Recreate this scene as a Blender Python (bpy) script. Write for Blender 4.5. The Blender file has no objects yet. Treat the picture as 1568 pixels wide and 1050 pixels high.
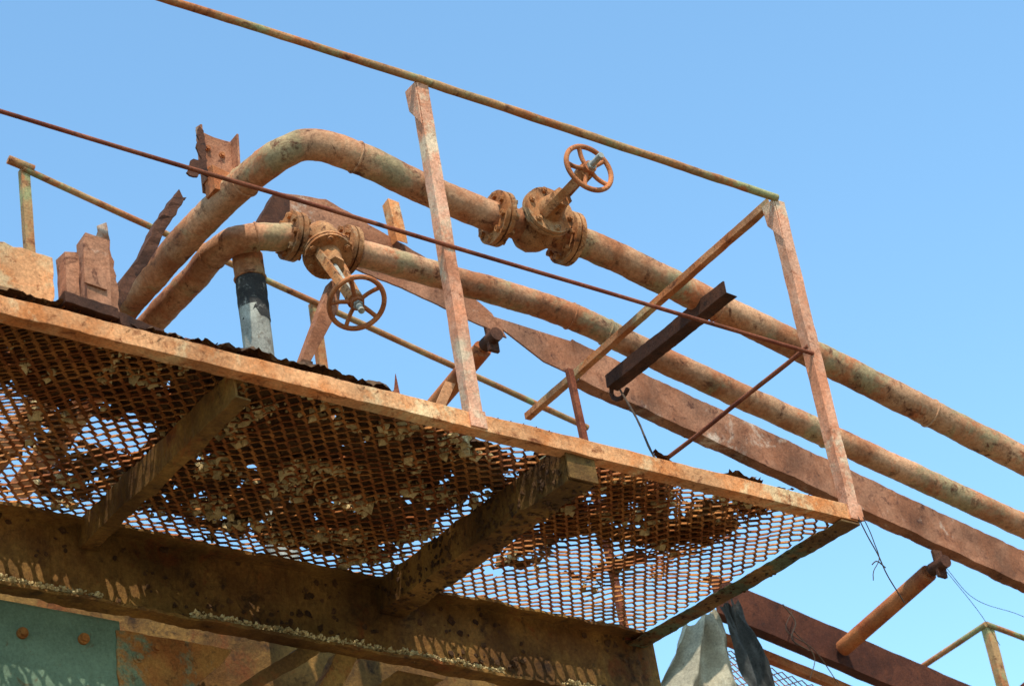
import bpy, math, random
from mathutils import Vector, Matrix, noise
random.seed(7)
EYE=1.6
A=Vector((.8,.5866,-.1259)); T=Vector((-.5727,.8187,.0421)); U=Vector((0,0,1))
O=Vector((-.1374,5.2774,2.412+EYE))
def P(a,t,u): return O+A*a+T*t+U*u
def V(p): return P(*p)
sc=bpy.context.scene
# ---------------------------------------------------------------- materials
def rust(name,c1,c2,c3,paint=None,pamt=.4,scale=5.0,rough=.85,bump=.7,spots=.45,p2=None,grain=.32,var=.3,soft=.10):
    m=bpy.data.materials.new(name); m.use_nodes=True
    nt=m.node_tree; N=nt.nodes; L=nt.links; b=N["Principled BSDF"]
    b.inputs["Specular IOR Level"].default_value=.22
    tc=N.new("ShaderNodeTexCoord")
    def nz(s,d=8,r=.6,off=0,dist=0):
        mp=N.new("ShaderNodeMapping"); mp.inputs["Location"].default_value=(off,off*1.7,off*.3)
        L.new(tc.outputs["Object"],mp.inputs[0])
        n=N.new("ShaderNodeTexNoise"); n.inputs["Scale"].default_value=s; n.inputs["Detail"].default_value=d; n.inputs["Roughness"].default_value=r
        n.inputs["Distortion"].default_value=dist
        L.new(mp.outputs[0],n.inputs["Vector"]); return n.outputs["Fac"]
    def ramp(f,a,b_,c=0,d=1):
        r=N.new("ShaderNodeMapRange"); r.inputs[1].default_value=a; r.inputs[2].default_value=b_; r.inputs[3].default_value=c; r.inputs[4].default_value=d; L.new(f,r.inputs[0]); return r.outputs[0]
    def mix(f,x,y):
        k=N.new("ShaderNodeMix"); k.data_type='RGBA'
        L.new(f,k.inputs[0])
        for i,v in ((6,x),(7,y)):
            if isinstance(v,tuple): k.inputs[i].default_value=(*v,1)
            else: L.new(v,k.inputs[i])
        return k.outputs[2]
    def scl(c,f):
        vm=N.new("ShaderNodeVectorMath"); vm.operation='SCALE'; L.new(c,vm.inputs[0]); L.new(f,vm.inputs["Scale"]); return vm.outputs[0]
    col=mix(ramp(nz(scale,12,.7),.44,.56),c1,c2)
    if paint:
        e=.62-.3*pamt
        col=mix(ramp(nz(scale*.8,12,.72,3.1,.3),e,e+.07),col,paint)
    if p2: col=mix(ramp(nz(scale*1.3,12,.75,9.3,.4),.55,.62),col,p2)
    col=mix(ramp(nz(scale*4,10,.75,5.7,.5),1-spots,1-spots+soft),col,c3)
    col=scl(col,ramp(nz(scale*1.1,3,.5,12.7),.3,.7,1-var,1+var))
    col=scl(col,ramp(nz(scale*24,5,.75,7.7),.35,.65,1-grain,1+grain*.6))
    L.new(col,b.inputs["Base Color"])
    b.inputs["Roughness"].default_value=rough
    bp=N.new("ShaderNodeBump"); bp.inputs["Strength"].default_value=bump; bp.inputs["Distance"].default_value=.006
    L.new(nz(scale*9,10,.75,1.3),bp.inputs["Height"]); 
    L.new(bp.outputs[0],b.inputs["Normal"])
    return m
M_rail=rust("rust_light_rail",(.46,.15,.048),(.55,.25,.11),(.17,.05,.018),paint=(.46,.31,.15),pamt=.22)
M_railg=rust("rust_olive_rail",(.40,.135,.045),(.40,.22,.09),(.14,.045,.018),paint=(.31,.28,.12),pamt=.36)
M_post=rust("rust_pink_post",(.60,.225,.11),(.70,.35,.21),(.28,.08,.03),paint=(.66,.46,.29),pamt=.32,spots=.43)
M_fasc=rust("rust_fascia",(.60,.20,.058),(.68,.31,.13),(.23,.065,.018),paint=(.70,.44,.22),pamt=.32,spots=.46)
M_pipe=rust("rust_pipe",(.40,.145,.058),(.52,.265,.135),(.12,.04,.018),paint=(.36,.25,.125),pamt=.38,scale=3.5,p2=(.44,.135,.05),spots=.46)
M_valve=rust("rust_valve",(.38,.135,.04),(.46,.22,.09),(.11,.038,.014),paint=(.46,.29,.15),pamt=.25,scale=8,spots=.48)
M_wheel=rust("rust_wheel",(.42,.125,.04),(.48,.17,.06),(.14,.05,.02),scale=9)
M_chan=rust("rust_channel",(.27,.10,.046),(.35,.15,.078),(.11,.038,.021),paint=(.50,.34,.24),pamt=.18,var=.4)
M_red=rust("rust_red",(.19,.045,.02),(.27,.08,.035),(.08,.025,.015),scale=6)
M_red2=rust("rust_red_shaded",(.075,.023,.012),(.115,.035,.016),(.04,.016,.01),scale=6)  # red rust deepened, with the channel web's shade put into the colour
M_roll=rust("rust_roller",(.38,.095,.03),(.44,.15,.05),(.16,.045,.018),scale=6)
M_dark=rust("rust_dark_and_shade",(.060,.022,.011),(.10,.036,.017),(.026,.012,.008),scale=7)  # dark rust; the leaning bar's shade is put into the colour too
M_beam=rust("rust_beam",(.155,.068,.017),(.25,.125,.03),(.035,.017,.008),scale=3.5,spots=.47,soft=.16,bump=1.,p2=(.21,.065,.015),var=.55)
M_beamg=rust("rust_green_beam",(.15,.07,.025),(.21,.11,.035),(.04,.02,.01),paint=(.115,.13,.07),pamt=.5,scale=5,bump=.9,var=.4)
M_mesh=rust("rust_mesh",(.28,.085,.022),(.42,.165,.042),(.10,.032,.012),scale=8,spots=.46)
M_green=rust("green_paint",(.13,.19,.12),(.175,.24,.155),(.14,.08,.033),paint=(.15,.215,.14),pamt=.8,scale=4,spots=.40,grain=.2)
M_orange=rust("orange_primer",(.33,.105,.024),(.39,.165,.04),(.08,.035,.013),paint=(.16,.20,.115),pamt=.3,scale=6,spots=.46,soft=.16)
M_grey=rust("grey_paint",(.32,.30,.25),(.42,.40,.33),(.20,.14,.09),scale=7,spots=.42,p2=(.17,.14,.11))
M_black=rust("black_stain",(.035,.032,.03),(.06,.053,.048),(.30,.28,.24),scale=9,spots=.46)
M_crust_shade=rust("crust_dirt_and_shade",(.08,.036,.015),(.17,.085,.032),(.035,.018,.011),scale=10,bump=1.)
M_debris=rust("debris_tan",(.54,.38,.17),(.68,.52,.26),(.18,.11,.05),scale=10,bump=1.)
M_scale=rust("rust_scale",(.06,.028,.012),(.12,.055,.02),(.03,.015,.01),scale=10,bump=1.)
M_cloth=rust("canvas_grey",(.33,.28,.19),(.42,.36,.25),(.2,.15,.09),scale=5,spots=.42)
M_clothd=rust("canvas_dark",(.06,.058,.052),(.09,.085,.075),(.045,.043,.04),scale=5)
M_wire=rust("wire_dark",(.05,.035,.025),(.08,.05,.03),(.04,.03,.02))
# ---------------------------------------------------------------- builder
class B:
    def __init__(s,name,mat): s.n=name; s.m=mat; s.v=[]; s.f=[]; s.sm=[]
    def add(s,vs,fs,smooth=False):
        k=len(s.v); s.v+=vs
        for f in fs: s.f.append([i+k for i in f]); s.sm.append(smooth)
    def make(s,parent=None,bevel=0):
        me=bpy.data.meshes.new(s.n); me.from_pydata([tuple(v) for v in s.v],[],s.f); me.update()
        for p,q in zip(me.polygons,s.sm): p.use_smooth=q
        o=bpy.data.objects.new(s.n,me); sc.collection.objects.link(o); me.materials.append(s.m)
        if bevel:
            md=o.modifiers.new("bevel",'BEVEL'); md.width=bevel; md.segments=2; md.limit_method='ANGLE'; md.angle_limit=math.radians(50)
        if parent: o.parent=parent
        return o
def empty(name):
    o=bpy.data.objects.new(name,None); sc.collection.objects.link(o); return o
def nv(p,s=6,k=.002):
    return noise.noise_vector(p*s)*k
def bar(b,p0,p1,prof,x,y,seg=.05,jit=.0012,end=0):
    d=p1-p0; n=max(1,int(d.length/seg)); m=len(prof); vs=[]; fs=[]
    for i in range(n+1):
        c=p0+d*(i/n)
        for k,q in enumerate(prof):
            v=c+x*q[0]+y*q[1]
            v=v+nv(v,9,jit)+nv(v,45,jit*.6)
            if end and i in(0,n): v=v+d.normalized()*(random.random()-.5)*end
            vs.append(v)
    for i in range(n):
        for k in range(m):
            a=i*m+k; c=i*m+(k+1)%m
            fs.append([a,c,c+m,a+m])
    fs.append(list(range(m))[::-1]); fs.append([n*m+k for k in range(m)])
    b.add(vs,fs)
def Lp(w,h,t): 
    s=1 if w>0 else -1
    return [(0,0),(w,0),(w,t),(t*s,t),(t*s,h),(0,h)]
def Cp(w,h,t):
    s=1 if w>0 else -1
    return [(0,0),(w,0),(w,t),(t*s,t),(t*s,h-t),(w,h-t),(w,h),(0,h)]
def Rp(w,h): return [(-w/2,-h/2),(w/2,-h/2),(w/2,h/2),(-w/2,h/2)]
def catm(pts,step=.02):
    out=[]; n=len(pts)
    for i in range(n-1):
        p0=pts[max(i-1,0)];p1=pts[i];p2=pts[i+1];p3=pts[min(i+2,n-1)]
        L=(p2-p1).length
        l0=max((p1-p0).length,1e-6); l3=max((p3-p2).length,1e-6)
        m1=((p2-p1)/L*l0+(p1-p0)/l0*L)/(l0+L)*L if i>0 else (p2-p1)
        m2=((p3-p2)/l3*L+(p2-p1)/L*l3)/(L+l3)*L if i<n-2 else (p2-p1)
        k=max(1,int(L/step))
        for j in range(k):
            t=j/k; t2=t*t; t3=t2*t
            out.append(p1*(2*t3-3*t2+1)+m1*(t3-2*t2+t)+p2*(-2*t3+3*t2)+m2*(t3-t2))
    out.append(pts[-1]); return out
def tube(b,pts,r,seg=16,jit=0.0008,caps=True,rf=None):
    n=len(pts); vs=[];fs=[]; 
    tan=[(pts[min(i+1,n-1)]-pts[max(i-1,0)]).normalized() for i in range(n)]
    x=tan[0].orthogonal().normalized()
    for i in range(n):
        x=(x-tan[i]*x.dot(tan[i])).normalized(); y=tan[i].cross(x)
        rr=r*(rf(i/(n-1)) if rf else 1)
        for k in range(seg):
            w=2*math.pi*k/seg; d=x*math.cos(w)+y*math.sin(w)
            v=pts[i]+d*rr
            v=v+d*jit*(noise.noise(v*14)+.6*noise.noise(v*50))
            vs.append(v)
    for i in range(n-1):
        for k in range(seg):
            a=i*seg+k;c=i*seg+(k+1)%seg
            fs.append([a,c,c+seg,a+seg])
    b.add(vs,fs,True)
    if caps:
        b.add([vs[k] for k in range(seg)],[list(range(seg))[::-1]]); b.add([vs[(n-1)*seg+k] for k in range(seg)],[list(range(seg))])
def cyl(b,p0,p1,r,r2=None,seg=24):
    d=(p1-p0).normalized(); x=d.orthogonal().normalized(); y=d.cross(x); r2=r if r2 is None else r2
    vs=[]
    for c,rr in((p0,r),(p1,r2)):
        for k in range(seg):
            w=2*math.pi*k/seg; vs.append(c+(x*math.cos(w)+y*math.sin(w))*rr)
    b.add(vs,[[k,(k+1)%seg,(k+1)%seg+seg,k+seg] for k in range(seg)],seg>8)
    b.add(vs,[list(range(seg))[::-1],[seg+k for k in range(seg)]])
def torus(b,c,n,R,r,S=48,s=10):
    n=n.normalized(); x=n.orthogonal().normalized(); y=n.cross(x); vs=[];fs=[]
    for i in range(S):
        w=2*math.pi*i/S; d=x*math.cos(w)+y*math.sin(w)
        for k in range(s):
            q=2*math.pi*k/s; vs.append(c+d*(R+r*math.cos(q))+n*r*math.sin(q))
    for i in range(S):
        for k in range(s):
            a=i*s+k;e=i*s+(k+1)%s;g=((i+1)%S)*s+(k+1)%s;h=((i+1)%S)*s+k
            fs.append([a,e,g,h])
    b.add(vs,fs,True)
def blob(b,c,r,sx=1,ax=None,seg=16,rough=0.0,low=False):
    vs=[];fs=[];R=8 if not low else 4; S=seg if not low else 6
    ax=(ax or U).normalized(); x=ax.orthogonal().normalized(); y=ax.cross(x); so=random.random()*50
    for i in range(R+1):
        th=math.pi*i/R
        for k in range(S):
            w=2*math.pi*k/S
            d=x*math.sin(th)*math.cos(w)+y*math.sin(th)*math.sin(w)+ax*math.cos(th)*sx
            q=1+rough*noise.noise(d*1.7+Vector((so,so,so)))
            vs.append(c+d*r*q)
    for i in range(R):
        for k in range(S):
            fs.append([i*S+k,i*S+(k+1)%S,(i+1)*S+(k+1)%S,(i+1)*S+k])
    b.add(vs,fs,not low)
def plate(b,pts,th,nrm):
    n=len(pts); vs=list(pts)+[p+nrm*th for p in pts]
    fs=[list(range(n))[::-1],[n+k for k in range(n)]]+[[k,(k+1)%n,(k+1)%n+n,k+n] for k in range(n)]
    b.add(vs,fs)
def jag(pts,step=.02,amp=.005):
    out=[];n=len(pts)
    for i in range(n):
        p=pts[i];q=pts[(i+1)%n];k=max(1,int((q-p).length/step))
        for j in range(k):
            v=p.lerp(q,j/k); out.append(v+(A*random.uniform(-1,1)+U*random.uniform(-1,1))*amp*(1 if j else .5))
    return out
def rv(): return Vector((random.gauss(0,1),random.gauss(0,1),random.gauss(0,1)))
An=A.normalized(); Tn=T.normalized()
def bolt(b,p,n,r=.011): cyl(b,p-n*.002,p+n*.010,r,seg=6); cyl(b,p-n*.002,p+n*.003,r*1.5,seg=16)
# ---------------------------------------------------------------- walkway
walk=empty("steel_walkway")
b=B("edge_angle",M_fasc)
bar(b,P(-2.6,0,-.034),P(1.295,0,-.034),Lp(.048,.048,.006),Tn,U,.025,.0028)
b.make(walk,.0012)
b=B("mid_beam",M_beam)
bar(b,P(.295,.03,-.105),P(.295,1.14,-.105),Cp(.085,.10,.008),An,U,.015,.006)
plate(b,[P(.293,.012,-.105),P(.385,.012,-.105),P(.385,.012,-.004),P(.293,.012,-.004)],.008,Tn)
b.make(walk,.0012)
b=B("cross_beam",M_beam)
bar(b,P(-.665,.05,-.085),P(-.665,1.14,-.085),Cp(.045,.08,.007),An,U,.015,.006)
bar(b,P(-1.62,.05,-.085),P(-1.62,1.14,-.085),Cp(.045,.08,.007),An,U,.03,.003)
b.make(walk,.0012)
b=B("end_angle",M_beamg)
bar(b,P(1.292,.0,-.045),P(1.292,1.12,-.045),Lp(-.07,.042,.006),An,U,.02,.004)
b.make(walk,.0012)
b=B("far_channel",M_beam)
bar(b,P(-2.6,1.13,-.262),P(1.33,1.13,-.262),Cp(-.075,.25,.010),Tn,U,.015,.008)
b.make(walk,.0012)
b=B("rust_scale_flakes",M_scale)
for k in range(900):
    h=random.random(); q=random.random()
    if q<.55:
        a=random.uniform(-1.5,1.3); u=random.uniform(-.25,-.02)
        if noise.noise(Vector((a*5,u*9,3)))<.0: continue
        blob(b,P(a,1.117,u),random.uniform(.003,.012),sx=.22,ax=Tn+rv()*.15,rough=1.2,low=True)
    elif q<.75:
        t=random.uniform(.05,1.1); blob(b,P(.292,t,random.uniform(-.1,-.01)),random.uniform(.003,.010),sx=.25,ax=An+rv()*.15,rough=1.2,low=True)
    elif q<.92:
        t=random.uniform(.05,1.1); blob(b,P(.295+random.uniform(0,.085),t,-.107),random.uniform(.003,.009),sx=.25,ax=U+rv()*.15,rough=1.2,low=True)
    else:
        t=random.uniform(.05,1.1); blob(b,P(1.225+random.uniform(0,.065),t,-.046),random.uniform(.003,.007),sx=.25,ax=U+rv()*.15,rough=1.2,low=True)
b.make(walk)
# expanded metal
def expmesh(b,a0,a1,t0,t1,u,pa,pt,keep,warp,w=.008,th=.0026,tilt=.75):
    ni=int((a1-a0)/(pa/2)); nj=int((t1-t0)/(pt/2))
    wd=(An*math.cos(tilt)+U*math.sin(tilt)); bd=pt*.10
    def box(p,q,ww):
        d=(q-p).normalized()
        W=(wd-d*wd.dot(d)).normalized(); N=d.cross(W)
        p=p-d*.0015;q=q+d*.0015; vs=[]
        for c in(p,q):
            for s1,s2 in((-1,-1),(1,-1),(1,1),(-1,1)): vs.append(c+W*ww/2*s1+N*th/2*s2)
        b.add(vs,[[0,1,5,4],[1,2,6,5],[2,3,7,6],[3,0,4,7]])
    for i in range(ni+1):
        for j in range(nj+1):
            if (i+j)%2: continue
            x0,y0=a0+i*pa/2,t0+j*pt/2
            if keep(x0,y0): box(P(x0,y0-bd,u+warp(x0,y0)),P(x0,y0+bd,u+warp(x0,y0)),w*1.7)
            for dj in(1,-1):
                i2=i+1;j2=j+dj
                if i2>ni or j2<0 or j2>nj: continue
                x1,y1=a0+i2*pa/2,t0+j2*pt/2
                if not keep((x0+x1)/2,(y0+y1)/2): continue
                if random.random()<.004: continue
                box(P(x0,y0+bd*dj,u+warp(x0,y0)),P(x1,y1-bd*dj,u+warp(x1,y1)),w*random.uniform(.75,1.3))
def warp(a,t): return .016*noise.noise(Vector((a*3,t*3,0)))+.007*noise.noise(Vector((a*11,t*11,3)))+.005
def keep(a,t): return noise.noise(Vector((a*5,t*5,9)))>-.60
PA,PT=.040,.060
b=B("expanded_metal_grating",M_mesh)
expmesh(b,-2.4,1.285,.008,1.12,.0,PA,PT,keep,warp)
def keep2(a,t):
    return (.42<a<1.10+.1*noise.noise(Vector((t*9,1,1))) and .13+.25*noise.noise(Vector((a*4,0,2)))<t<.60+.3*noise.noise(Vector((a*5,1,5)))) or a<-.69 and t<.62
expmesh(b,-2.4,1.28,.02,1.12,.022,PA,PT,keep2,lambda a,t:warp(a,t)+.006*math.sin(a*7))
b.make(walk)
# crust and debris resting on the grating, plus a dark band imitating shade
deb=empty("debris_layer")
def region(a,t):
    if a<-.66: return t<.50+.15*noise.noise(Vector((a*3,1,1))) or (noise.noise(Vector((a*6,t*6,4)))>.0)
    if a<.30:
        if a>-.25 and t<.02+(a+.25)*.42: return False
        return t<1.08-.35*max(0,-a-.30)
    if a<1.10: return .14+.3*noise.noise(Vector((a*4,3,2)))<t<.56+.3*noise.noise(Vector((a*5,8,5))) or (.5<a<1. and t<.9 and noise.noise(Vector((a*7,t*7,14)))>.15)  # right panel: dark patch stands in for the shadow band on the mesh
    return False
b=B("crust_and_shade",M_crust_shade); st=.010; idx={}
vs=[];fs=[]
def gv(i,j):
    if (i,j) not in idx:
        a=-2.0+i*st;t=.01+j*st
        idx[(i,j)]=len(vs)
        vs.append(P(a+random.uniform(-1,1)*.004,t+random.uniform(-1,1)*.004,.018+warp(a,t)+.045*abs(noise.noise(Vector((a*11,t*11,1))))+.012*random.random()))
    return idx[(i,j)]
for i in range(int(3.2/st)):
    for j in range(int(1.08/st)):
        a=-2.0+i*st;t=.01+j*st
        if not region(a,t): continue
        h=noise.noise(Vector((a*14,t*14,2)))+.6*noise.noise(Vector((a*55,t*55,2)))
        lim=.80 if t<.6 else .50
        if a<-.66: lim=.8 if t<.45 else .25
        if a>.3: lim=.42
        if h>lim: continue
        fs.append([gv(i,j),gv(i+1,j),gv(i+1,j+1),gv(i,j+1)])
b.add(vs,fs); b.make(deb)
b=B("clods",M_debris)
for k in range(10000):
    a=random.uniform(-1.9,1.05);t=random.uniform(.03,1.08)
    if not region(a,t): continue
    dn=noise.noise(Vector((a*7,t*7,22)))
    if (a<-.66 or a>.3) and random.random()<.75: continue
    if random.random()>.03+2.8*dn: continue
    r=random.choice((.003,.004,.006,.008,.012,.018))*random.uniform(.7,1.3)
    blob(b,P(a,t,.000+r*.6+warp(a,t)),r,sx=random.uniform(.4,1),ax=rv(),rough=1.5,low=True)
for k in range(4200):
    a=random.uniform(-1.6,1.3)
    if noise.noise(Vector((a*3,7,7)))<-.1: continue
    r=random.choice((.002,.003,.004,.006))
    blob(b,P(a,1.054+random.uniform(-.002,.05),-.254+r*.5+random.uniform(0,.016)*(1+noise.noise(Vector((a*9,1,1))))),r,sx=.7,ax=rv(),rough=1.3,low=True)
b.make(deb)
# ---------------------------------------------------------------- guard railing
rail=empty("guard_railing")
b=B("top_rail",M_railg)
def sway(p,q,n=40,k=.004,s=1.2):
    return [ (p.lerp(q,i/n))+Vector((0,0,1))*noise.noise(Vector((i/n*4*s,p.x,1)))*k for i in range(n+1)]
tube(b,sway(P(-2.6,0,1.040),P(.006,0,1.062),80),.0115,12,.0012)
tube(b,sway(P(.006,0,1.062),P(1.277,0,1.052)),.0125,12,.0012)
b.make(rail)
b=B("mid_rail",M_red)
tube(b,sway(P(-2.6,.0,.55),P(1.27,.0,.508),60,.006),.0062,10,.0004)
tube(b,sway(P(1.27,.01,.538),P(1.27,1.1,.47),20,.004),.0075,10,.0004)
b.make(rail)
b=B("posts",M_post)
for a,h in((.004,1.05),(1.27,1.045)):
    bar(b,P(a-.004,.0,-.03),P(a-.004,.0,h),Lp(.038,.040,.005),An,Tn,.03,.002)
bar(b,P(-1.9,.0,-.03),P(-1.9,.0,1.04),Lp(.034,.040,.005),An,Tn,.03,.0012)
for a,h in((-.004,1.05),(1.262,1.045)):
    plate(b,[P(a-.001,.002,h),P(a-.001,.06,h),P(a-.001,.055,h-.07),P(a-.001,.002,h-.14)],.004,An)
for a in(.004,1.27): plate(b,[P(a-.012,-.006,-.03),P(a+.038,-.006,-.03),P(a+.038,-.006,.02),P(a-.012,-.006,.02)],.006,Tn)
b.make(rail,.001)
b=B("end_rail",M_rail)
bar(b,P(1.266,.03,1.043),P(1.266,1.53,.958),Lp(.024,.024,.004),An,U,.03,.0018)
b.make(rail,.001)
b=B("far_post",M_red)
bar(b,P(1.215,1.11,-.03),P(1.20,1.13,.965),Lp(.022,.022,.004),An,Tn,.04,.001)
b.make(rail,.001)
# ---------------------------------------------------------------- pipes
def ring(b,pts,i,r,w=.006): 
    d=(pts[i+1]-pts[i-1]).normalized(); torus(b,pts[i],d,r,w*.7,32,8)
R1=.051
up=[(-.26,3.2,1.0),(-.154,1.7,1.157),(-.118,1.25,1.199),(-.075,1.0,1.232),(-.052,.89,1.243),(-.020,.805,1.258),(.035,.762,1.285),(.10,.75,1.300),(.227,.75,1.297),(.446,.75,1.257),(.696,.75,1.224),(.90,.75,1.224),(1.10,.75,1.222),(1.347,.75,1.178),(1.792,.75,1.085),(2.147,.75,1.008),(2.917,.75,.837),(4.4,.75,.51)]
upw=catm([V(p) for p in up],.015)
def near(pts,p): return min(range(len(pts)),key=lambda i:(pts[i]-p).length)
o=B("water_pipe",M_pipe); tube(o,upw,R1,32,.0032)
for q in((-.07,.97,1.235),(.227,.75,1.297),(1.6,.75,1.125),(2.5,.75,.93)): ring(o,upw,near(upw,V(q)),R1)
o.make()
R2=.047
lo=[(-.10,3.0,.99),(-.042,1.8,1.145),(-.012,1.5,1.178),(-.008,1.33,1.185),(.015,1.245,1.188),(.075,1.202,1.198),(.167,1.2,1.222),(.22,1.2,1.240),(.336,1.2,1.243),(.513,1.2,1.247),(.844,1.2,1.245),(1.243,1.2,1.236),(1.38,1.2,1.218),(1.537,1.2,1.183),(1.923,1.2,1.105),(2.296,1.2,1.034),(2.651,1.2,.966),(3.328,1.2,.837),(4.6,1.2,.58)]
low=catm([V(p) for p in lo],.015)
o=B("water_pipe",M_pipe); tube(o,low,R2,32,.0032)
for q in((-.01,1.36,1.185),(.075,1.202,1.198),(1.3,1.2,1.23),(1.45,1.2,1.2),(2.4,1.2,1.01)): ring(o,low,near(low,V(q)),R2)
o.make()
# ---------------------------------------------------------------- valves
def valve(ca,cb,wc,wr,fr,stemtip,k=1.0):
    e=empty("gate_valve")
    c=(ca+cb)/2; d=(cb-ca).normalized()
    s=(wc-c); sl=s.length; s.normalize()
    b=B("body",M_valve)
    for q,sg in((ca,1),(cb,-1)):
        for kk in(0,1):
            o=q+d*sg*(kk*.022-.016); cyl(b,o-d*.008,o+d*.008,fr,seg=36)
        x=d.orthogonal().normalized();y=d.cross(x)
        for i in range(8):
            w=2*math.pi*(i+.5)/8; p=q+(x*math.cos(w)+y*math.sin(w))*fr*.78
            cyl(b,p-d*.036,p+d*.032,.006,seg=8); cyl(b,p-d*.036,p-d*.024,.012,seg=6); cyl(b,p+d*.018,p+d*.030,.012,seg=6)
    cyl(b,ca,cb,.050,seg=28)
    blob(b,c,.070*k,sx=.9,ax=d,seg=24,rough=.08)
    cyl(b,c,c+s*.085,.055*k,.048*k,seg=28)
    bf=c+s*.085
    cyl(b,bf,bf+s*.012,.077*k,seg=32); cyl(b,bf+s*.015,bf+s*.028,.075*k,seg=32)
    x=s.orthogonal().normalized();y=s.cross(x)
    for i in range(6):
        w=2*math.pi*i/6; p=bf+(x*math.cos(w)+y*math.sin(w))*.062*k
        cyl(b,p-s*.014,p+s*.042,.006,seg=8); cyl(b,p+s*.028,p+s*.038,.011,seg=6); cyl(b,p-s*.012,p-s*.001,.011,seg=6)
    cyl(b,bf+s*.024,bf+s*.10,.042*k,.028,seg=20)
    cyl(b,bf+s*.085,bf+s*.105,.036,seg=6)
    for sg in(-1,1):
        p0=bf+s*.03+x*sg*.044; p1=c+s*(sl-.03)+x*sg*.020
        bar(b,p0,p1,Rp(.016,.028),x,y,.03,.001)
    cyl(b,c+s*(sl-.045),c+s*(sl-.010),.028,seg=16)
    b.make(e,.001)
    b=B("handwheel",M_wheel)
    torus(b,wc,s,wr,.0085)
    cyl(b,wc-s*.012,wc+s*.012,.022,seg=18)
    for i in range(5):
        w=2*math.pi*i/5+.5; q=(x*math.cos(w)+y*math.sin(w))
        pts=[wc+q*(wr*kk/6)-s*.010*math.sin(math.pi*kk/6) for kk in range(7)]
        tube(b,pts,.0075,8,.0004)
    b.make(e)
    b=B("stem",M_grey); cyl(b,c+s*.1,c+s*(sl+stemtip),.0105,seg=12); cyl(b,c+s*(sl+.01),c+s*(sl+.022),.016,seg=6); b.make(e)
valve(P(.744,.75,1.222),P(1.006,.75,1.226),P(.880,.40,1.262),.084,.092,.075,1.18)
valve(P(.219,1.2,1.240),P(.414,1.2,1.246),P(.262,.93,.868),.090,.084,.06,1.08)
# ---------------------------------------------------------------- pipe support angle, saddle and cable
o=empty("pipe_support_angle")
b=B("angle",M_dark); bar(b,P(1.50,.58,1.065),P(1.50,1.32,1.045),Lp(.05,.05,.006),An,U,.02,.003,.01); 
b.make(o,.001)
b=B("saddle",M_dark)
pts=[P(1.52+.0,1.27+.055*math.cos(w),1.03+.04*math.sin(w)) for w in [math.pi*k/10*1.6-2.5 for k in range(11)]]
tube(b,pts,.009,8); b.make(o)
b=B("wire_cable",M_wire)
tube(b,catm([P(1.52,1.27,1.02),P(1.45,1.12,.82),P(1.36,.97,.62),P(1.28,.83,.47)],.02),.004,8); b.make()
# ---------------------------------------------------------------- conveyor side channel with rollers
conv=empty("conveyor_frame")
b=B("side_channel",M_chan)
bar(b,P(1.60,1.6,1.235),P(5.2,1.6,.50),Cp(.06,.165,.007),Tn,U,.02,.005)
plate(b,[P(1.20,1.6,1.412),P(1.62,1.6,1.392),P(1.62,1.6,1.235),P(1.45,1.6,1.27)],.008,Tn)
plate(b,jag([P(.38,1.6,1.50),P(.414,1.6,1.69),P(.60,1.6,1.72),P(1.03,1.6,1.575),P(1.25,1.6,1.42),P(1.3,1.6,1.33),P(.9,1.6,1.42)],.03,.003),.008,Tn)
b.make(conv,.001)
b=B("cleat",M_fasc)
bar(b,P(.855,1.56,1.60),P(.845,1.56,1.775),Lp(.045,.05,.005),An,Tn,.04,.002,.01); b.make(conv,.001)
b=B("rollers",M_roll)
def roller(a,u,t1=2.28,du=-.10):
    tube(b,[P(a,1.68,u-.0),P(a,(1.68+t1)/2,u+du/2),P(a,t1,u+du)],.036,20,.001)
    tube(b,[P(a,1.60,u+.012),P(a,1.68,u)],.014,10)
roller(1.235,1.306); roller(3.24,.80,2.28,-.12); roller(4.6,.53)
b.make(conv)
b=B("roller_brackets",M_dark)
for a,u in((1.235,1.306),(3.24,.80),(4.6,.53)):
    bar(b,P(a,1.61,u+.07),P(a,1.61,u-.045),Rp(.045,.018),An,Tn,.03,.003)
    cyl(b,P(a,1.57,u+.012),P(a,1.66,u+.005),.027,seg=14)
b.make(conv,.002)
b=B("far_channel",M_red2)
bar(b,P(2.62,2.3,.735),P(5.2,2.3,.22),Cp(.06,.17,.008),Tn,U,.04,.003)
b.make(conv,.001)
b=B("cross_strut",M_red)
bar(b,P(4.1,1.62,.69),P(4.1,2.3,.53),Lp(.05,.05,.006),An,U,.05,.002)
b.make(conv,.001)
b=B("lower_rail",M_roll)
bar(b,P(2.60,2.36,.655),P(5.2,2.36,.14),Lp(.04,.04,.006),Tn,U,.05,.002); b.make(conv,.001)
b=B("side_screen",M_mesh)
def vmesh(b,a0,a1,t,ufun,h,pa,pu):
    ni=int((a1-a0)/(pa/2)); nj=int(h/(pu/2))
    for i in range(ni):
        for j in range(nj):
            if (i+j)%2: continue
            for dj in(1,-1):
                if j+dj<0: continue
                p=P(a0+i*pa/2,t,ufun(a0+i*pa/2)-j*pu/2); q=P(a0+(i+1)*pa/2,t,ufun(a0+(i+1)*pa/2)-(j+dj)*pu/2)
                d=(q-p).normalized(); W=d.cross(Tn).normalized(); vs=[]
                for c in(p,q):
                    for s1,s2 in((-1,-1),(1,-1),(1,1),(-1,1)): vs.append(c+W*.002*s1+Tn*.0015*s2)
                b.add(vs,[[0,1,5,4],[1,2,6,5],[2,3,7,6],[3,0,4,7]])
vmesh(b,2.66,3.30,2.38,lambda a:.60-.2*(a-2.76),.5,.05,.03); b.make(conv)
hr=empty("conveyor_handrail")
b=B("rail",M_railg)
tube(b,sway(P(-.243,2.4,2.038),P(2.204,2.4,1.519)),.013,10)
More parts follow.
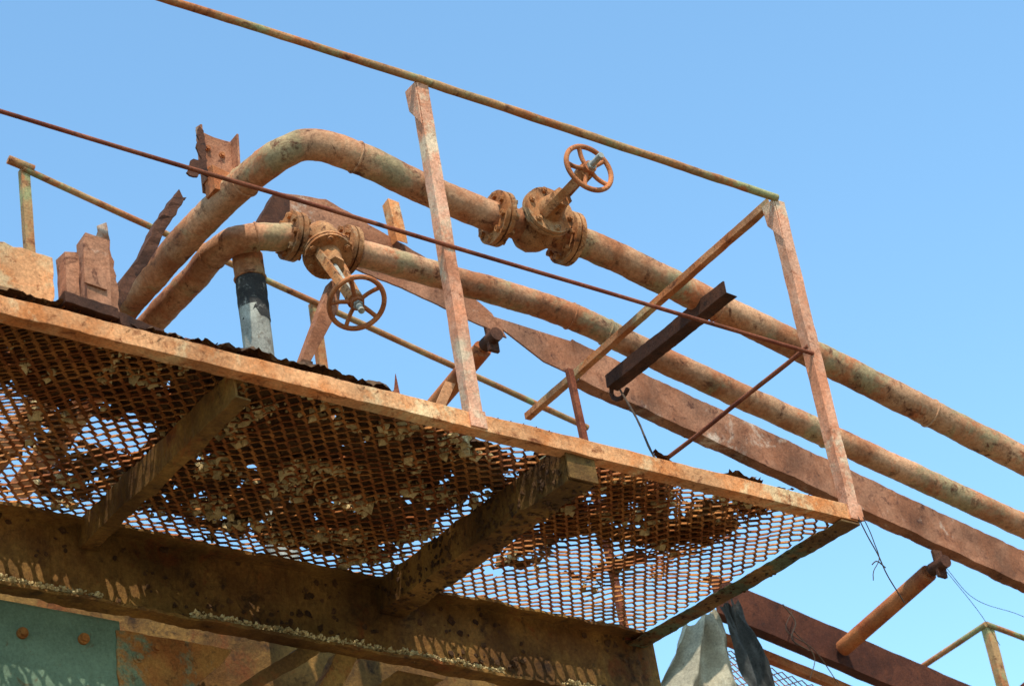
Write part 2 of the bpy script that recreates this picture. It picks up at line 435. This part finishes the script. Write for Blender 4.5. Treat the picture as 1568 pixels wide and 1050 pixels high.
for a in(-.25,.945): 
    u=2.038-.213*(a+.243); bar(b,P(a,2.4,u),P(a,2.4,u-1.05),Lp(.035,.035,.005),An,Tn,.05,.001)
tube(b,[P(-.30,2.4,2.06),P(-.20,2.4,2.045)],.018,8)
b.make(hr)
hr=empty("stair_handrail")
b=B("rail",M_railg)
tube(b,sway(P(4.47,2.6,1.118),P(4.47,3.3,1.04),10),.014,10); tube(b,sway(P(4.47,2.6,1.118),P(5.4,2.6,1.0),10),.014,10)
bar(b,P(4.47,2.6,1.13),P(4.47,2.6,.1),Lp(.045,.04,.005),An,Tn,.05,.001); b.make(hr)
# ---------------------------------------------------------------- grey post and wheel bracket
e=empty("grey_pipe_post")
b=B("shaft",M_grey); tube(b,[P(.088,1.3,.98-.06*k) for k in range(19)],.049,24,.001); b.make(e)
b=B("stained_band",M_black); tube(b,[P(.088,1.3,1.09-.02*k) for k in range(9)],.0495,24,.004); b.make(e)
b=B("collar",M_pipe); tube(b,[P(.088,1.3,1.18-.02*k) for k in range(5)],.051,24,.002); torus(b,P(.088,1.3,1.095),U,.050,.005,32,8); b.make(e)
b=B("support_bracket",M_chan)
plate(b,[P(.125,1.1,.70),P(.155,1.1,.70),P(.29,1.1,.93),P(.32,1.1,1.05),P(.28,1.1,1.04),P(.22,1.1,.91)],.045,Tn)
bar(b,P(.13,1.09,.30),P(.13,1.09,.71),Lp(.035,.04,.005),An,Tn,.05,.001)
b.make(None,.001)
b=B("pipe_clip",M_dark)
plate(b,jag([P(.13,1.25,1.22),P(.24,1.25,1.30),P(.25,1.25,1.42),P(.20,1.25,1.44),P(.12,1.25,1.30)],.03,.003),.05,Tn); b.make()
# ---------------------------------------------------------------- broken steelwork at left
o=empty("broken_steel_bracket")
b=B("plates",M_fasc)
plate(b,jag([P(-1.6,.10,.02),P(-1.6,.10,.27),P(-1.28,.10,.228),P(-1.10,.10,.215),P(-1.11,.10,.02)],.02,.004),.012,Tn)
plate(b,jag([P(-1.6,.092,.02),P(-1.6,.092,.13),P(-1.28,.092,.11),P(-1.13,.092,.12),P(-1.14,.092,.02)],.02,.006),.006,Tn)
b.make(o,.001)
b=B("stub",M_chan)
bar(b,P(-1.092,.05,.05),P(-1.088,.05,.215),Lp(.035,.06,.006),An,Tn,.02,.003,.012)
bar(b,P(-1.050,.02,.04),P(-1.043,.02,.262),Cp(.06,.06,.007),An,Tn,.02,.003,.01)
plate(b,[P(-1.058,.012,.115),P(-1.0,.012,.11),P(-1.0,.012,.235),P(-1.052,.012,.245)],.006,Tn)
plate(b,jag([P(-.975,.10,.03),P(-.93,.10,.03),P(-.935,.10,.2),P(-.945,.10,.30),P(-.950,.10,.365),P(-.975,.10,.345),P(-.985,.10,.2)],.015,.006),.006,Tn)
b.make(o,.001)
b=B("foot",M_dark)
bar(b,P(-1.12,.02,.055),P(-.98,.02,.045),Rp(.04,.03),Tn,U,.02,.004)
bar(b,P(-.98,.02,.035),P(-.85,.05,.03),Rp(.04,.035),Tn,U,.02,.006,.02)
b.make(o,.001)
b=B("leaning_bar",M_dark)
bar(b,P(-.86,.6,.22),P(-.495,.6,.865),Cp(.035,.05,.006),An,Tn,.02,.009,.05)
b.make(o,.001)
o=empty("pipe_clamp_bracket")
b=B("plate",M_chan)
plate(b,jag([P(-.153,1.1,1.245),P(-.038,1.1,1.235),P(-.028,1.1,1.475),P(-.09,1.1,1.472),P(-.153,1.1,1.485)],.02,.0015),.007,Tn)
plate(b,[P(-.038,1.06,1.27),P(-.038,1.10,1.27),P(-.033,1.10,1.475),P(-.026,1.06,1.485)],.007,An)
plate(b,[P(-.155,1.06,1.27),P(-.155,1.10,1.27),P(-.155,1.10,1.49),P(-.155,1.06,1.48)],.006,An)
b.make(o,.001)
b=B("block",M_wheel)
plate(b,[P(-.150,1.02,1.215),P(-.062,1.02,1.215),P(-.062,1.02,1.285),P(-.150,1.02,1.305)],.07,Tn)
bolt(b,P(-.105,1.02,1.25),-Tn,.010)
for a,u in((-.12,1.42),(-.07,1.41),(-.12,1.34)): bolt(b,P(a,1.098,u),-Tn,.007)
b.make(o,.0015)
b=B("torn_gusset",M_dark)
plate(b,jag([P(-.158,1.04,1.27),P(-.155,1.04,1.44),P(-.170,1.04,1.455),P(-.185,1.04,1.42),P(-.175,1.04,1.40),P(-.19,1.04,1.37),P(-.175,1.04,1.33),P(-.215,1.04,1.31),P(-.235,1.04,1.26),P(-.21,1.04,1.25),P(-.18,1.04,1.275)],.012,.004),.008,Tn); b.make(o)
b=B("toe_plate",M_red)
def toe(a0,a1,h):
    n=max(2,int((a1-a0)/.02)); top=[P(a0+(a1-a0)*i/n,.03,.012+h*(.55+.45*noise.noise(Vector((i*.7,a0,3))))*math.sin(math.pi*(i+.3)/(n+.6))**.5) for i in range(n+1)]
    plate(b,[P(a0,.03,-.0),*top,P(a1,.03,-.0)],.003,Tn)
toe(-.86,-.66,.05);toe(-.45,-.22,.04);toe(-.72,-.55,.025)
plate(b,[P(-.22,.03,0),P(-.19,.03,0),P(-.196,.03,.09),P(-.205,.03,.05)],.003,Tn)
toe(1.0,1.12,.012); b.make()
b=B("scrap_bar",M_rail)
bar(b,P(-.06,.12,.0),P(.03,.12,.16),Rp(.03,.006),An,Tn,.03,.001); b.make()
# ---------------------------------------------------------------- green girder and braces under the deck
gir=empty("box_girder")
b=B("green_web",M_green)
bar(b,P(-2.6,1.16,-.62),P(-.545,1.16,-.62),Rp(.02,.70),Tn,U,.1,.003)
b.make(gir)
b=B("splice_plate",M_orange)
plate(b,jag([P(-.56,1.143,-.30),P(-.20,1.143,-.30),P(-.25,1.143,-.36),P(-.36,1.143,-.46),P(-.40,1.143,-.9),P(-.58,1.143,-.9)],.03,.003),.008,Tn)
for a,u in((-.50,-.375),(-.44,-.335),(-.50,-.50),(-.66,-.345),(-.84,-.36),(-.66,-.5),(-1.05,-.37)):
    cyl(b,P(a,1.128,u),P(a,1.15,u),.011,seg=6)
    cyl(b,P(a,1.138,u),P(a,1.15,u),.016,seg=16)
b.make(gir,.001)
b=B("braces",M_beam)
bar(b,P(.0,1.10,-.27),P(-.5,1.10,-.62),Lp(.07,.05,.007),An,Tn,.02,.006)
bar(b,P(.12,1.10,-.27),P(-.1,1.10,-.62),Lp(.07,.05,.007),An,Tn,.02,.006)
bar(b,P(.35,1.14,-.27),P(.05,1.14,-.5),Lp(.16,.05,.007),An,Tn,.02,.006)
bar(b,P(-2.6,1.55,-.30),P(1.2,1.55,-.30),Cp(.08,.3,.01),Tn,U,.03,.008)
bar(b,P(-2.6,1.5,-.66),P(1.3,1.5,-.66),Cp(.08,.34,.01),Tn,U,.03,.008)
for a in(-2.2,-.3,1.2):
    bar(b,P(a,1.3,-5.2),P(a,1.3,-.27),Cp(.15,.15,.012),An,Tn,.3,.002)
b.make(gir,.001)
# ---------------------------------------------------------------- tarpaulin
o=empty("hanging_tarpaulin")
def cloth(b,corners,n=40,amp=.02,fr=9,ph=0):
    c0,c1,c2,c3=corners; vs=[];fs=[]
    for i in range(n+1):
        for j in range(n+1):
            s=i/n;t=j/n
            p=c0.lerp(c1,s).lerp(c3.lerp(c2,s),t)
            p=p+Tn*amp*(math.sin(s*fr+t*2+ph)*(.4+t)+1.4*noise.noise(Vector((s*4,t*3,ph)))+.6*noise.noise(Vector((s*12,t*7,ph))))
            p=p+U*.03*noise.noise(Vector((s*6,1,ph)))*(1-t)
            vs.append(p)
    for i in range(n):
        for j in range(n):
            k=i*(n+1)+j; fs.append([k,k+1,k+n+2,k+n+1])
    b.add(vs,fs,True)
b=B("canvas",M_cloth); cloth(b,[P(2.20,2.0,.50),P(2.36,2.0,.60),P(2.46,2.0,.10),P(1.90,2.0,.0)],amp=.035,fr=13); b.make(o)
b=B("flap",M_clothd); cloth(b,[P(2.36,1.97,.60),P(2.45,1.97,.64),P(2.58,1.97,.20),P(2.44,1.97,.10)],amp=.02,ph=2); b.make(o)
# ---------------------------------------------------------------- loose wires
b=B("loose_wire",M_wire)
def w_(pts,r=.0012): tube(b,catm([V(p) for p in pts],.01),r,6,0)
w_([(1.285,-.005,-.02),(1.30,-.01,-.08),(1.325,-.01,-.14),(1.335,-.01,-.18),(1.38,-.01,-.27)],.0018)
w_([(1.30,-.01,-.02),(1.315,-.01,-.07),(1.32,-.01,-.10),(1.325,-.01,-.14),(1.285,-.01,-.20),(1.28,-.01,-.22)],.0014)
w_([(1.29,-.01,-.17),(1.31,-.01,-.155),(1.34,-.01,-.17)],.0018)
w_([(3.26,1.6,.80),(3.35,1.6,.70),(3.6,1.6,.66),(4.0,1.6,.60)])
w_([(3.26,1.6,.78),(3.4,1.6,.60),(3.45,1.6,.50)])
w_([(2.98,2.28,.72),(3.05,2.26,.60),(3.0,2.26,.50)],.002);w_([(3.0,2.28,.80),(2.93,2.26,.70),(3.05,2.26,.64),(3.15,2.26,.5)],.002)
w_([(2.95,2.27,.82),(2.98,2.25,.74),(2.94,2.25,.66),(3.02,2.25,.62)],.003)
b.make()
# ---------------------------------------------------------------- ground
m=bpy.data.materials.new("dry_soil"); m.use_nodes=True; nt=m.node_tree
n=nt.nodes.new("ShaderNodeTexNoise"); n.inputs["Scale"].default_value=.8; n.inputs["Detail"].default_value=10
tc=nt.nodes.new("ShaderNodeTexCoord"); nt.links.new(tc.outputs["Object"],n.inputs["Vector"])
r=nt.nodes.new("ShaderNodeValToRGB"); r.color_ramp.elements[0].position=.35; r.color_ramp.elements[1].position=.65
r.color_ramp.elements[0].color=(.12,.085,.05,1); r.color_ramp.elements[1].color=(.18,.13,.075,1)
nt.links.new(n.outputs["Fac"],r.inputs[0]); nt.links.new(r.outputs[0],nt.nodes["Principled BSDF"].inputs["Base Color"]); nt.nodes["Principled BSDF"].inputs["Roughness"].default_value=.95
b=B("ground",m); s=600; b.add([Vector((-s,-s,0)),Vector((s,-s,0)),Vector((s,s,0)),Vector((-s,s,0))],[[0,1,2,3]]); b.make()
# ---------------------------------------------------------------- light
S=(U*.89-Tn*.43-An*.17).normalized()
el=math.asin(S.z); az=math.atan2(S.x,S.y)
w=bpy.data.worlds.new("World"); sc.world=w; w.use_nodes=True; nt=w.node_tree
sky=nt.nodes.new("ShaderNodeTexSky"); sky.sky_type='NISHITA'; sky.sun_disc=False; sky.sun_elevation=el; sky.sun_rotation=az
sky.air_density=1.0; sky.dust_density=1.0; sky.ozone_density=1.0
bg=nt.nodes["Background"]
mx=nt.nodes.new("ShaderNodeMix"); mx.data_type='RGBA'; mx.blend_type='MULTIPLY'; mx.inputs[0].default_value=1; mx.clamp_result=False
nt.links.new(sky.outputs[0],mx.inputs[6]); mx.inputs[7].default_value=(1.55,2.05,2.05,1)
nt.links.new(mx.outputs[2],bg.inputs[0]); bg.inputs[1].default_value=.15
sd=bpy.data.lights.new("sun",'SUN'); sd.energy=5; sd.angle=math.radians(.5); sd.color=(1,.94,.83)
so=bpy.data.objects.new("sun",sd); sc.collection.objects.link(so); so.rotation_euler=S.to_track_quat('Z','Y').to_euler()
sc.view_settings.view_transform='Standard'; sc.view_settings.look='None'; sc.view_settings.exposure=0
# ---------------------------------------------------------------- camera
cd=bpy.data.cameras.new("camera"); cd.sensor_width=36; cd.lens=3400/1568*36; cd.clip_end=2000; cd.clip_start=.05
c=bpy.data.objects.new("camera",cd); sc.collection.objects.link(c); sc.camera=c
right=Vector((.98478,.07685,-.15591)); down=Vector((-.17382,.43538,-.88331)); fwd=Vector((0,.89696,.44211))
R=Matrix((right,-down,-fwd)).transposed()
c.matrix_world=Matrix.Translation((0,0,EYE))@R.to_4x4()
cd.dof.use_dof=True; cd.dof.focus_distance=6.6; cd.dof.aperture_fstop=8
